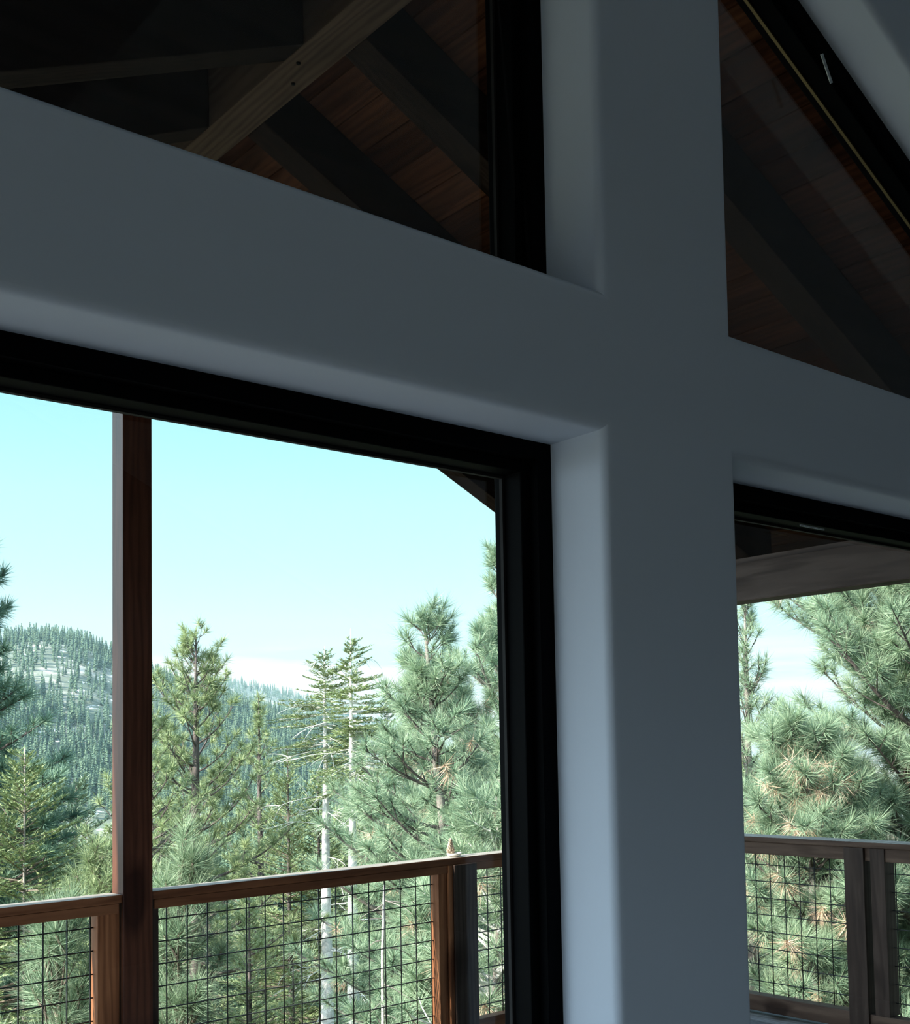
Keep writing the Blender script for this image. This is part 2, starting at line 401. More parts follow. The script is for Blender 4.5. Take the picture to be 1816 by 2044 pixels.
vpost('side_batten', 5.452, 5.55, 3.612, 3.706, Z(-1.54), Z(RT-.033), M['darkpost'], root)
wire_panel('Y', W1+.07, 5.09, 5.515, Z(-1.54), Z(RT-.105), 4.5705-.1095*21, root, .1095, .0998, Z(-.774))

# things on the rail
mb = MB(); mb.lathe([(.014, 0), (.03, .004), (.038, .012), (.0405, .019), (.037, .020), (.030, .013), (.004, .008)], (3.722, 5.165, Z(RT)), 32)
d = part('shallow_dish', mb, M['dish'], None, 0, True); tag(d, 'small pale shallow dish standing on the deck railing', 'dish')
rng = random.Random(5); mb = MB(); base = Vector((3.722, 5.196, Z(RT)+.0135))
for i in range(46):                      # pointed cluster of dry scales
    t = i/46; a = i*2.4; r = .020*(1-t)+.002; c = base + Vector((0, 0, .006+t*.07))
    tip = c + Vector((math.cos(a)*r*1.3, math.sin(a)*r*1.3*.5, .012)); s_ = c + Vector((math.cos(a)*r*.2, math.sin(a)*r*.1, -.004))
    mb.tube([s_, (s_+tip)/2+Vector((math.cos(a), math.sin(a), 0))*.002, tip], [.005, .0075, .001], 5)
d = part('dry_cone', mb, M['tan'], None, 0, True); tag(d, 'small tan pointed dry cone standing upright behind the pale dish', 'cone')

# ------------------------------------------------------------------ land
HZ = EYE
def interp(x, xs, ys): return np.interp(x, xs, ys)
def sstep(t): t = np.clip(t, 0, 1); return t*t*(3-2*t)
def fbm(x, y, seed=0, octs=5, f=1.0):
    out = np.zeros_like(x, dtype=float); amp = 1
    for o in range(octs):
        r = np.random.RandomState(seed*17+o)
        for k in range(3):
            a = r.uniform(0, 2*PI); ph = r.uniform(0, 2*PI); ff = f*(2**o)*r.uniform(.8, 1.25)
            out += amp*np.sin((x*math.cos(a)+y*math.sin(a))*ff+ph+1.3*np.sin((x*math.sin(a)-y*math.cos(a))*ff*.7+ph))/3
        amp *= .5
    return out
def crest1(az): return interp(az, [0, 14, 16.3, 17.8, 19.5, 21, 23, 25, 29, 35, 45, 70], [.072, .080, .0845, .0855, .079, .066, .050, .036, .018, -.005, -.02, -.03])
def crest2(az): return interp(az, [0, 16, 22, 24, 25.2, 27, 29.3, 32, 36, 42, 70], [.03, .040, .050, .0545, .0560, .0500, .0405, .022, -.01, -.02, -.02])
def zfield(x, y):
    r = np.hypot(x, y); az = np.degrees(np.arctan2(x, y))
    near = -4.2 - .27*np.clip(r-6, 0, 130) - 0*r
    h1 = crest1(az); rc = 940.
    z1 = -39 + (HZ + h1*rc + 39)*sstep((r-560)/(rc-560))**.85
    z1 = np.where(r > rc, HZ + h1*rc - (r-rc)*.25, z1)
    z1 = z1 + fbm(x/95, y/95, 3)*9*sstep((r-560)/200)*(1-sstep((r-820)/140)*.75)
    z = np.where(r < 560, np.maximum(near, -39.), np.maximum(z1, -60))
    z2 = -60 + (HZ + crest2(az)*1900 + 60)*sstep((r-1150)/750)
    z = np.where(r > 1150, np.maximum(z, z2 + fbm(x/200, y/200, 8)*8), z)
    z = np.where(r > 1900, np.minimum(z, HZ+crest2(az)*1900-(r-1900)*.3), z)
    return z + fbm(x/14, y/14, 5, 3)*.35*sstep((r-8)/20)
def polar(name, rs, azs, m, kind='structure'):
    A, R_ = np.meshgrid(np.radians(azs), rs); X = R_*np.sin(A); Y = R_*np.cos(A); Zz = zfield(X, Y)
    nr, na = X.shape; v = np.stack([X, Y, Zz], -1).reshape(-1, 3)
    idx = np.arange(nr*na).reshape(nr, na)
    f = np.stack([idx[:-1, :-1], idx[:-1, 1:], idx[1:, 1:], idx[1:, :-1]], -1).reshape(-1, 4)
    me = bpy.data.meshes.new(name); me.from_pydata(v.tolist(), [], f.tolist()); me.polygons.foreach_set('use_smooth', [True]*len(me.polygons))
    return link(name, me, m)
def groundmat(name, dirt, moss, rock, snow, sc_, snowat):
    m, nt, N, L, B = newmat(name); v = coords(N, L, (1, 1, 1))
    a = noise(N, L, v, sc_, 8, .65); b = noise(N, L, v, sc_*2.7, 6, .6, .5)
    vz = coords(N, L, (1, 1, 3.5)); s = noise(N, L, vz, sc_*3.1, 7, .7)
    c = ramp(N, L, a, [(.36, dirt), (.52, moss), (.66, rock)])
    c = mix(N, L, 'MIX', ramp(N, L, s, [(snowat, (0, 0, 0)), (snowat+.035, (1, 1, 1))]), c, snow)
    L.new(c, B.inputs['Base Color']); B.inputs['Roughness'].default_value = .95; B.inputs['Specular IOR Level'].default_value = .1
    bump(N, L, b, .6, .5/sc_*.05, B); return m
gm = groundmat('forest_floor', (.20, .15, .10), (.08, .095, .06), (.34, .28, .22), (.34, .28, .24), .35, .63)
hm = groundmat('rocky_hillside', (.10, .13, .10), (.16, .18, .14), (.44, .42, .38), (.86, .90, .94), .034, .60)
rs = np.concatenate([np.linspace(2.6, 30, 36), np.linspace(34, 150, 30), np.linspace(165, 560, 26)])
full = np.linspace(-180, 180, 145)
g0 = polar('ground', rs, full, gm); tag(g0, 'brown forest floor falling away below the deck', None, None, 'structure')
h1 = polar('hill', np.concatenate([np.linspace(560, 960, 90), np.linspace(970, 1140, 8)]), np.linspace(-10, 80, 200), hm)
tag(h1, 'rocky forested hill with snow patches behind the left railing', None, None, 'structure')
h2 = polar('hill', np.concatenate([np.linspace(1140, 1900, 40), np.linspace(1940, 2300, 5)]), np.linspace(-10, 80, 150), hm)
tag(h2, 'distant bluish forested ridge between the pines', None, None, 'structure')
# pale clearing in the valley with a reddish roof beside it
def at(px_az, r): return r*math.sin(math.radians(px_az)), r*math.cos(math.radians(px_az))
mb = MB(); pts = []
for k in range(24):
    t = 2*PI*k/24; az = 19.75+1.0*math.cos(t)*(1+.12*math.sin(3*t)); r = 545+62*math.sin(t); x, y = at(az, r); pts.append((x, y))
n = len(pts); mb.add([(x, y, -38.0) for x, y in pts] + [(x, y, -44) for x, y in pts], [tuple(range(n))]+[(i, (i+1) % n, (i+1) % n+n, i+n) for i in range(n)])
lk = part('water', mb, plain('still_pale_water', (.62, .70, .74), .25, .5, 0, .05)); tag(lk, 'pale flat water in the valley behind the tall post', None, None, 'structure')
cx, cy = at(19.9, 640); hb = empty('valley_house', (cx, cy, -36)); tag(hb, 'small reddish-brown house in the valley left of the tall post', 'house')
mb = MB(); mb.box(cx-11, cx+11, cy-5, cy+5, -40, -31.5); part('walls', mb, plain('brown_siding', (.20, .10, .08)), hb)
mb = MB(); mb.add([(cx-12.5, cy-6.5, -32), (cx+12.5, cy-6.5, -32), (cx+12.5, cy+6.5, -32), (cx-12.5, cy+6.5, -32), (cx-12.5, cy, -28.4), (cx+12.5, cy, -28.4)],
                  [(0, 1, 5, 4), (2, 3, 4, 5), (0, 4, 3), (1, 2, 5), (0, 3, 2, 1)]); part('roof', mb, plain('rust_roof', (.26, .11, .08)), hb)

# ------------------------------------------------------------------ foliage generators
def unit(v): return v/np.maximum(np.linalg.norm(v, axis=-1, keepdims=True), 1e-9)
def perp(a, rs_):
    r = rs_.normal(size=a.shape); r -= a*(r*a).sum(-1, keepdims=True); return unit(r)
def tufts(P, A, Ln, n, width, rs_, stem=.5, lo=10, hi=88, droop=.0):
    """needle brushes: at each point P along axis A, n needles of length Ln"""
    P = np.repeat(P, n, 0); A = np.repeat(unit(A), n, 0); Lr = np.repeat(Ln, n)*rs_.uniform(.7, 1.08, len(P))
    t = rs_.uniform(0, 1, len(P)); th = np.radians(lo + (hi-lo)*(1-t)**.8 + rs_.normal(0, 7, len(P)))
    q = perp(A, rs_); D = A*np.cos(th)[:, None] + q*np.sin(th)[:, None]; D[:, 2] -= droop
    D = unit(D); base = P - A*((1-t)*stem)[:, None]*np.repeat(np.ones(1), 1)
    s = perp(D, rs_)*width/2
    return np.stack([base - s, base + s, base + D*Lr[:, None]], 1)
def curve(p, d, ln, up, n, rs_, wob=.08):
    pts = [np.array(p, float)]; d = np.array(d, float); st = ln/n
    for i in range(n):
        d = d + np.array([0, 0, up/n]) + rs_.normal(0, wob, 3)/n**.5; d /= np.linalg.norm(d)
        pts.append(pts[-1] + d*st)
    return np.array(pts), d
def along(pts, t):
    k = t*(len(pts)-1); i = min(int(k), len(pts)-2); f = k-i
    d = pts[i+1]-pts[i]; return pts[i]*(1-f)+pts[i+1]*f, d/np.linalg.norm(d)

def trunk_path(H, lean, rs_, z0=0., n=12, wob=.012):
    pts = []; off = np.zeros(2)
    for i in range(n+1):
        t = i/n; off = off + rs_.normal(0, wob*H/n, 2)*(i > 0); pts.append(np.array([lean[0]*t**1.4*H+off[0], lean[1]*t**1.4*H+off[1], t*H]))
    return np.array(pts)

def pine(seed, H, R, base=.25, top_pow=.75, whorl=.55, per=5, needle=.17, nn=40, width=.007, r0=.16, lean=(0, 0), twigs=1.0, dead=0., cones=0, azr=None, elev0=5, tuft_step=.22, upc=.7, zmin=None, zmax=None, tipelev=55, lscale=None, deadbr=0):
    rs_ = np.random.RandomState(seed); tr = trunk_path(H, lean, rs_)
    T = MB(); T.tube(tr, [r0*(1-i/(len(tr)-1))**.8+.008 for i in range(len(tr))], 10)
    Bm = MB(); P = []; A = []; nb = 0; z = H*base; conep = []
    while z < H*.985:
        t = z/H; u = (t-base)/(1-base)
        if zmin is not None and z < zmin: z += whorl; continue
        for k in range(per):
            if azr is None: az = rs_.uniform(0, 2*PI)
            else: az = rs_.uniform(*azr)
            zz = z + rs_.uniform(-.4, .4)*whorl
            if zz > H*.985: continue
            p, _ = along(tr, min(zz/H, .999))
            prof = ((1-u)**top_pow)*min(1, .55+2.2*u) if lscale is None else np.interp(u, *lscale)
            ln = max(.16, R*prof*rs_.uniform(.7, 1.12))
            el = math.radians(elev0 + (tipelev-elev0)*u**1.6 + rs_.uniform(-9, 9))
            d = np.array([math.cos(az)*math.cos(el), math.sin(az)*math.cos(el), math.sin(el)])
            n = max(3, int(ln/.35)+2)
            pts, de = curve(p, d, ln, upc, n, rs_)
            rb = max(.006, .016*ln+.004)
            Bm.tube(pts, [rb*(1-.85*i/n) for i in range(n+1)], 5, False); nb += 1
            P.append(pts[-1]); A.append(de)
            s = .22*ln if ln > .6 else .05
            side = 1
            while s < ln*.97:
                tt = s/ln; q, dd = along(pts, tt); hz = np.cross(dd, [0, 0, 1]); hz /= max(np.linalg.norm(hz), 1e-6)
                sd = dd*rs_.uniform(.5, .9) + hz*side*rs_.uniform(.5, 1.) + np.array([0, 0, rs_.uniform(-.15, .65)])
                sd /= np.linalg.norm(sd)
                l2 = rs_.uniform(.5, 1)*min(.55, .14+.34*(ln-s))*twigs
                pp, d2 = curve(q, sd, l2, .35, 3, rs_, .1)
                Bm.tube(pp, [.0085, .007, .006, .004], 4, False)
                P.append(pp[-1]); A.append(d2)
                if l2 > .3:
                    for _ in range(2):
                        q2, dd2 = along(pp, rs_.uniform(.35, .85)); s3 = dd2 + rs_.normal(0, .7, 3); s3[2] += .2; s3 /= np.linalg.norm(s3)
                        P.append(q2+s3*.12); A.append(s3)
                side = -side; s += tuft_step*rs_.uniform(.6, 1.25)
            if cones and rs_.rand() < .5 and len(conep) < cones*4: conep.append((pts[-1]+de*.02, de))
        z += whorl*rs_.uniform(.75, 1.2)*(1-.45*u)
    q, dd = tr[-1], np.array([0, 0, 1.]); P.append(q); A.append(dd); P.append(q-[0, 0, .1]); A.append(dd)
    for k in range(int(deadbr)):         # bare dead limbs under the crown
        zz = rs_.uniform(.12*H, H*(base+.12)); p, _ = along(tr, zz/H); az = rs_.uniform(0, 2*PI); ln = rs_.uniform(.4, 1.3)
        pts, de = curve(p, [math.cos(az), math.sin(az), rs_.uniform(-.3, .15)], ln, -.25, 5, rs_, .22)
        Bm.tube(pts, [.013, .011, .009, .007, .005, .003], 4, False)
        for _ in range(3):
            q2, d2 = along(pts, rs_.uniform(.3, .9)); pp, _x = curve(q2, d2+rs_.normal(0, .7, 3), ln*.4, -.1, 3, rs_, .25); Bm.tube(pp, [.006, .005, .004, .002], 4, False)
    P = np.array(P); A = np.array(A)
    isdead = rs_.rand(len(P)) < dead
    Lr = needle*rs_.uniform(.8, 1.15, len(P))
    V = tufts(P[~isdead], A[~isdead], Lr[~isdead], nn, width, rs_, stem=needle*.5)
    D = tufts(P[isdead], A[isdead], Lr[isdead], nn, width, rs_, stem=needle*.7, lo=30, hi=120, droop=.7) if isdead.any() else None
    rs_.shuffle(conep)
    return dict(trunk=T, branches=Bm, needles=V, dead=D, cones=conep[:cones], tips=len(P))

def fir(seed, H, R, base=.1, whorl=.3, per=7, leaf=.05, lw=.016, r0=.11, lean=(0, 0), dens=1., prof_pow=.85, bare=0, droop=-.15, zmin=0, azbias=None, deadn=0, topbare=0):
    rs_ = np.random.RandomState(seed); tr = trunk_path(H, lean, rs_, wob=.006)
    T = MB(); T.tube(tr, [r0*(1-i/(len(tr)-1))**.9+.006 for i in range(len(tr))], 10)
    Bm = MB(); P = []; A = []; Nn = []; z = H*base
    while z < H*.985:
        u = (z/H-base)/(1-base)
        for k in range(per):
            az = rs_.uniform(0, 2*PI); zz = min(z + rs_.uniform(-.45, .45)*whorl, H*.985); p, _ = along(tr, zz/H)
            ln = max(.10, R*((1-u)**prof_pow)*rs_.uniform(.62, 1.12)*min(1, .6+u*3))
            if azbias is not None: ln *= 1+azbias[1]*math.cos(az-azbias[0])
            el = math.radians(-12+52*u**2.2+rs_.uniform(-7, 7))
            d = np.array([math.cos(az)*math.cos(el), math.sin(az)*math.cos(el), math.sin(el)])
            n = max(3, int(ln/.3)+2); pts, de = curve(p, d, ln, .25+droop*(1-u), n, rs_, .06)
            Bm.tube(pts, [max(.004, .012*ln)*(1-.8*i/n) for i in range(n+1)], 4, False)
            axes = [(pts, ln)]; s = .12*ln; side = 1
            while s < ln*.95:
                q, dd = along(pts, s/ln); hz = np.cross(dd, [0, 0, 1]); hz /= max(np.linalg.norm(hz), 1e-6)
                sd = dd*.75+hz*side*.75+np.array([0, 0, rs_.uniform(-.12, .1)]); sd /= np.linalg.norm(sd)
                l2 = (ln-s)*rs_.uniform(.35, .6)+.05
                pp, _ = curve(q, sd, l2, .1, 3, rs_, .06); axes.append((pp, l2)); side = -side; s += .075*rs_.uniform(.8, 1.25)/dens**.5
            for ax, l in axes:
                m = max(4, int(l/leaf*3.4*dens)); ts = rs_.uniform(.08 if l < ln else .2, 1, m)
                kk = ts*(len(ax)-1); ii = np.minimum(kk.astype(int), len(ax)-2); ff = (kk-ii)[:, None]
                P.append(ax[ii]*(1-ff)+ax[ii+1]*ff); A.append(unit(ax[ii+1]-ax[ii]))
        z += whorl*(1-.5*u)*rs_.uniform(.8, 1.2)
    P = np.concatenate(P); A = np.concatenate(A); hz = unit(np.cross(A, np.array([0, 0, 1.]))+1e-6); m = len(P)
    sg = np.where(rs_.rand(m) < .5, 1, -1)[:, None]
    D = unit(A*.75 + hz*sg*rs_.uniform(.3, .95, (m, 1)) + np.array([0, 0, 1])*rs_.uniform(-.15, .5, (m, 1)))
    s = unit(np.cross(D, np.array([0, 0, 1.]))+rs_.normal(0, .35, (m, 3)))*lw/2
    V = np.stack([P-s, P+s, P+D*(leaf*rs_.uniform(.7, 1.2, (m, 1)))], 1)
    for k in range(deadn):
        zz = rs_.uniform(.08*H, H*base*1.25); p, _ = along(tr, min(zz/H, .98)); az = rs_.uniform(0, 2*PI); ln = rs_.uniform(.35, 1.25)
        pts, de = curve(p, [math.cos(az), math.sin(az), rs_.uniform(-.25, .3)], ln, -.5, 6, rs_, .16)
        Bm.tube(pts, [.011, .010, .008, .007, .005, .004, .002], 4, False)
        for _ in range(4):
            q2, d2 = along(pts, rs_.uniform(.25, .9)); pp, _x = curve(q2, d2+rs_.normal(0, .6, 3), ln*.35, -.2, 3, rs_, .2); Bm.tube(pp, [.006, .005, .004, .002], 4, False)
    return dict(trunk=T, branches=Bm, needles=V, dead=None, cones=[])

L_GREY = leafmat('greygreen_needles', (.135, .225, .145), (.235, .335, .205), (.42, .49, .33))
L_YEL = leafmat('yellowgreen_needles', (.14, .20, .095), (.26, .33, .15), (.42, .46, .26))
L_DARK = leafmat('darkgreen_needles', (.075, .15, .115), (.15, .25, .17), (.27, .37, .25))
L_FIR = leafmat('fir_needles', (.12, .18, .08), (.25, .32, .145), (.42, .46, .24), .15)
L_FIRD = leafmat('dark_fir_needles', (.07, .13, .09), (.15, .22, .14), (.28, .34, .22), .15)
L_DEAD = leafmat('rusty_needles', (.46, .30, .19), (.60, .42, .30), (.74, .58, .44))
def gz(x, y): return float(zfield(np.array([x]), np.array([y]))[0])
def plant(name, data, x, y, ztop, H, label, leaf, bark, twig='twig', group=None, cat='tree', rot=0, into=None):
    root = empty(name, (0, 0, 0)); tag(root, label, cat, group)
    me_t = data['trunk'].mesh('trunk', 0, True); me_t.materials.append(M[bark])
    t = bpy.data.objects.new('trunk', me_t); col.objects.link(t); t.parent = root
    me_b = data['branches'].mesh('branches'); me_b.materials.append(M[twig]); b = bpy.data.objects.new('branches', me_b); col.objects.link(b); b.parent = root; b['kind'] = 'stuff'
    me_n = tri_mesh('needles', data['needles']); me_n.materials.append(leaf); nobj = bpy.data.objects.new('needles', me_n); col.objects.link(nobj); nobj.parent = root; nobj['kind'] = 'stuff'
    if data['dead'] is not None:
        me_d = tri_mesh('dead_needles', data['dead']); me_d.materials.append(L_DEAD); dd = bpy.data.objects.new('dead_needles', me_d); col.objects.link(dd); dd.parent = root; dd['kind'] = 'stuff'; dd['label'] = 'rusty dead needles'
    for (p, d) in data['cones']:
        c = link('pine_cone', CONE, None, None); c.parent = root; c.location = p; c.rotation_euler = Vector(d).to_track_quat('Z', 'Y').to_euler(); c['label'] = 'brown pine cone'
    root.location = (x, y, ztop-H); root.rotation_euler = (0, 0, rot)
    return root
def cone_mesh():
    mb = MB(); n = 90
    for i in range(n):
        t = (i+.5)/n; a = i*2.39996; r = .034*math.sin(PI*(.12+.83*t))**.8; z = .005+.095*t
        o = Vector((math.cos(a), math.sin(a), .45)).normalized(); c = Vector((math.cos(a)*r*.45, math.sin(a)*r*.45, z)); tip = c+o*r*.75
        sd = Vector((-math.sin(a), math.cos(a), 0))*.009
        mb.add([c-sd*.5, c+sd*.5, tip+sd, tip-sd+Vector((0, 0, .001)), (c+tip)/2+Vector((0, 0, .006))], [(0, 1, 2, 3), (0, 4, 1), (1, 4, 2), (2, 4, 3), (3, 4, 0)])
    mb.tube([(0, 0, 0), (0, 0, .1)], [.012, .006], 6); me = mb.mesh('pine_cone'); me.materials.append(M['cone']); return me
CONE = cone_mesh()
def copy_plant(src, x, y, ztop_or_z, rot, s, label, group=None, base=True):
    r = src.copy(); col.objects.link(r); r.location = (x, y, ztop_or_z); r.rotation_euler = (0, 0, rot); r.scale = (s, s, s)
    r['label'] = label
    if group: r['group'] = group
    elif 'group' in r: del r['group']
    for ch in kids(src):
        c = ch.copy(); col.objects.link(c); c.parent = r
    return r

# camera frame directions used only to reason about bearings: bearing (deg from +y) and distance
def bd(az, d): return d*math.sin(math.radians(az)), d*math.cos(math.radians(az))
def grow(fn, name, az, d, tan_top, crown_tan, label, leafm, bark, twig='twig', group=None, rot=0, cat='tree', **kw):
    x, y = bd(az, d); base = gz(x, y)-.15; top = EYE + tan_top*d; H = top-base
    cz = EYE + crown_tan*d; kw['base'] = max(.03, (cz-base)/H)
    return plant(name, fn(H=H, **kw), x, y, top, H, label, leafm, bark, twig, group, cat, rot)

# --- pines and firs that can each be picked out
grow(pine, 'pine_tree', 24.07, 24, .0971, -.24, 'well-lit yellow-green pine just right of the tall timber post', L_YEL, 'bark', 'bark',
     seed=11, R=2.9, top_pow=.62, whorl=.6, per=5, needle=.19, nn=46, width=.011, r0=.20, tuft_step=.17, elev0=-8, tipelev=42, upc=.95, deadbr=14)
grow(pine, 'pine_tree', 21.9, 21, .055, -.2, 'green pine half hidden behind the right edge of the tall post', L_YEL, 'bark', 'bark',
     seed=12, R=2.0, top_pow=.72, whorl=.5, per=5, needle=.18, nn=34, width=.011, r0=.15)
grow(pine, 'pine_tree', 14.1, 15, .16, -.25, 'tall dark pine cut by the left edge of the view', L_DARK, 'bark', 'bark',
     seed=13, R=1.85, top_pow=.5, whorl=.33, per=7, needle=.2, nn=50, width=.011, tuft_step=.13, upc=.45, tipelev=35, r0=.2, elev0=-10)
grow(fir, 'fir_tree', 17.26, 14, .006, -.3, 'pale green young fir with a bare leader left of the tall post', L_FIR, 'bark2',
     seed=14, R=2.3, whorl=.25, per=8, leaf=.06, lw=.019, r0=.04, dens=1.5, prof_pow=.82)
grow(fir, 'fir_tree', 19.15, 22, -.018, -.3, 'dark fir with a blunt top beside the pale young fir', L_FIRD, 'bark',
     seed=15, R=2.1, whorl=.3, per=8, leaf=.09, lw=.032, r0=.12, prof_pow=.6)
grow(pine, 'pine_tree', 20.35, 12, -.078, -.4, 'small yellow-green pine beside the left foot of the tall post', L_YEL, 'bark2',
     seed=16, R=.95, top_pow=.45, whorl=.3, per=5, needle=.2, nn=46, width=.006, r0=.06)
grow(pine, 'pine_tree', 26.83, 32, .0453, -.2, 'slender distant pine between the lit pine and the white-trunked firs', L_YEL, 'bark', 'bark',
     seed=17, R=2.0, top_pow=.8, whorl=.6, per=5, needle=.2, nn=30, width=.015, r0=.17)
grow(fir, 'fir_tree', 29.79, 24, .084, -.004, 'thin-topped fir with a bare white trunk, shorter of the two', L_FIR, 'white_bark', 'white_bark',
     seed=18, R=1.55, whorl=.18, per=7, leaf=.075, lw=.028, r0=.20, dens=1.2, prof_pow=.95, deadn=60, droop=-.3)
grow(fir, 'fir_tree', 31.0, 23, .0986, -.03, 'tall fir with a bare white trunk and a dense crown, higher of the two', L_FIR, 'white_bark', 'white_bark',
     seed=19, R=1.95, whorl=.22, per=8, leaf=.08, lw=.03, r0=.19, dens=1.3, prof_pow=1.15, azbias=(math.radians(-35), .35), deadn=50, droop=-.3)
# leaning dead snag
x, y = bd(32.45, 9.3); b = gz(x, y); mb = MB(); tp = EYE-.115*9.3; rs0 = np.random.RandomState(4)
pts = [np.array([x-.22, y-.12, b]) + np.array([.22, .12, tp-b])*t + np.array([rs0.normal(0, .006), rs0.normal(0, .006), 0]) for t in np.linspace(0, 1, 12)]
mb.tube(pts, [.034-.0022*i for i in range(12)], 9)
sn = empty('dead_trunk', (x, y, b)); tag(sn, 'thin leaning white dead trunk seen through the wire mesh', 'tree'); part('trunk', mb, M['snag_bark'], sn, 0, True)
mb = MB()
for i in range(20):
    p, _ = along(np.array(pts), rs0.uniform(.45, 1)); a = rs0.uniform(0, 2*PI); pp, _ = curve(p, [math.cos(a), math.sin(a), rs0.uniform(-.4, .3)], rs0.uniform(.08, .3), -.5, 5, rs0, .2)
    mb.tube(pp, [.006, .005, .004, .003, .0025, .0015], 4, False)
o = part('branches', mb, M['bark2'], sn); o['kind'] = 'stuff'
grow(fir, 'fir_tree', 32.68, 28, .050, -.3, 'dark pointed fir right behind the tall white-trunked fir', L_FIRD, 'bark',
     seed=20, R=2.4, whorl=.4, per=7, leaf=.09, lw=.03, r0=.14)
grow(pine, 'pine_tree', 33.87, 19, .0686, -.25, 'narrow grey-green pine with a tufted tip left of the big pine', L_GREY, 'bark2',
     seed=21, R=1.6, top_pow=.8, whorl=.38, per=5, needle=.19, nn=44, width=.008, r0=.12)
grow(pine, 'pine_tree', 38.1, 14, .1715, -.35, 'tall pine whose bare grey top stands against the window frame', L_GREY, 'bark2', 'bark2',
     seed=22, R=2.7, lscale=([0, .45, .64, .74, .83, 1], [1, .92, .72, .35, .13, .09]), whorl=.36, per=6, needle=.185, nn=75, width=.0065, r0=.17, tuft_step=.13, dead=.02, cones=3, deadbr=12, tipelev=42, upc=.5)
grow(pine, 'pine_tree', 37.2, 11.6, .112, -.35, 'grey-green pine with a top leaning left toward the sky', L_GREY, 'bark2', 'bark',
     seed=31, R=1.15, lean=(-.062, .018), lscale=([0, .5, .72, .85, 1], [1, 1, .62, .36, .2]), whorl=.32, per=5, needle=.18, nn=80, width=.0056, r0=.12, dead=.01, cones=2, tuft_step=.15, tipelev=35, upc=.5)
grow(pine, 'pine_tree', 35.3, 13, -.012, -.35, 'bushy grey-green pine below the narrow tufted one', L_GREY, 'bark2', 'bark',
     seed=24, R=.95, top_pow=.5, whorl=.3, per=6, needle=.185, nn=70, width=.007, r0=.1, dead=.02, tuft_step=.15, tipelev=35, upc=.45)
grow(pine, 'pine_tree', 37.6, 9.2, -.045, -.42, 'bushy pine behind the small dish on the railing', L_GREY, 'bark2', 'white_bark',
     seed=25, R=1.2, top_pow=.5, whorl=.28, per=6, needle=.18, nn=75, width=.0055, r0=.08, dead=.04, deadbr=22, tuft_step=.15, tipelev=35, upc=.45)
grow(pine, 'pine_tree', 34.7, 9.8, -.118, -.45, 'low pine seen through the mesh left of the thick rail post', L_GREY, 'bark2', 'twig',
     seed=26, R=.6, top_pow=.45, whorl=.28, per=5, needle=.18, nn=75, width=.0055, r0=.06, dead=.04, tuft_step=.16, upc=.45)
# young long-needled pines just beyond the deck
grow(pine, 'young_pine', 18.4, 7.3, -.128, -.6, 'young long-needled pine just beyond the left mesh panel', L_GREY, 'bark2', 'twig',
     seed=27, R=.85, top_pow=.35, whorl=.36, per=4, needle=.19, nn=110, width=.0032, r0=.04, elev0=25, tipelev=75, upc=.5, tuft_step=.2)
grow(pine, 'young_pine', 23.4, 7.2, -.088, -.6, 'young long-needled pine rising behind the mesh right of the tall post', L_GREY, 'bark2', 'twig',
     seed=28, R=.9, top_pow=.35, whorl=.36, per=4, needle=.19, nn=110, width=.0032, r0=.045, elev0=30, tipelev=75, upc=.5, tuft_step=.2)
# right-hand window
grow(pine, 'pine_tree', 59.5, 12.2, .40, -.5, 'large full pine with cones filling the right window', L_GREY, 'bark2', 'bark',
     seed=29, R=2.75, top_pow=.40, whorl=.33, per=8, needle=.21, nn=105, width=.0052, r0=.2, tuft_step=.12, dead=.015, cones=12, deadbr=10, tipelev=35, upc=.5)
grow(pine, 'pine_tree', 53.2, 11.0, .012, -.5, 'bushy low pine behind the side railing in the right window', L_GREY, 'bark2', 'bark',
     seed=30, R=1.6, top_pow=.45, whorl=.30, per=7, needle=.21, nn=105, width=.0052, r0=.1, tuft_step=.13, dead=.07, cones=4, deadbr=20, tipelev=35, upc=.45)
grow(pine, 'pine_tree', 50.2, 15, .125, -.35, 'slim pine beside the right edge of the white column', L_GREY, 'bark2', 'bark',
     seed=32, R=1.15, top_pow=.5, whorl=.4, per=5, needle=.18, nn=40, width=.007, r0=.12)
grow(pine, 'pine_tree', 54.0, 19, -.0, -.35, 'broad pale pine farther back in the right window', L_GREY, 'bark2', 'bark',
     seed=33, R=2.2, top_pow=.5, whorl=.45, per=6, needle=.18, nn=34, width=.010, r0=.12)
# firs filling the slope in the middle distance
grow(fir, 'fir_tree', 28.2, 27, .0, -.4, 'broad yellow-green fir left of the white trunks', L_FIR, 'bark',
     seed=34, R=2.9, whorl=.3, per=7, leaf=.065, lw=.02, r0=.1, prof_pow=.7)
grow(fir, 'fir_tree', 26.4, 15.5, -.118, -.5, 'low bright fir showing through the mesh beside the young pine', L_FIR, 'bark',
     seed=35, R=1.25, whorl=.26, per=7, leaf=.055, lw=.016, r0=.08, prof_pow=.6)
grow(fir, 'fir_tree', 29.6, 27.5, -.02, -.4, 'green fir standing behind the two white trunks', L_FIR, 'bark',
     seed=36, R=3.0, whorl=.4, per=7, leaf=.09, lw=.028, r0=.12, prof_pow=.7)
grow(fir, 'fir_tree', 32.3, 26, -.01, -.4, 'dark broad fir filling the gap right of the white trunks', L_FIRD, 'bark',
     seed=37, R=3.0, whorl=.4, per=7, leaf=.09, lw=.028, r0=.12, prof_pow=.7)
grow(fir, 'fir_tree', 28.2, 15, -.175, -.5, 'small bright fir low left of the white trunks', L_FIR, 'bark',
     seed=38, R=.9, whorl=.26, per=7, leaf=.055, lw=.017, r0=.06, prof_pow=.6)
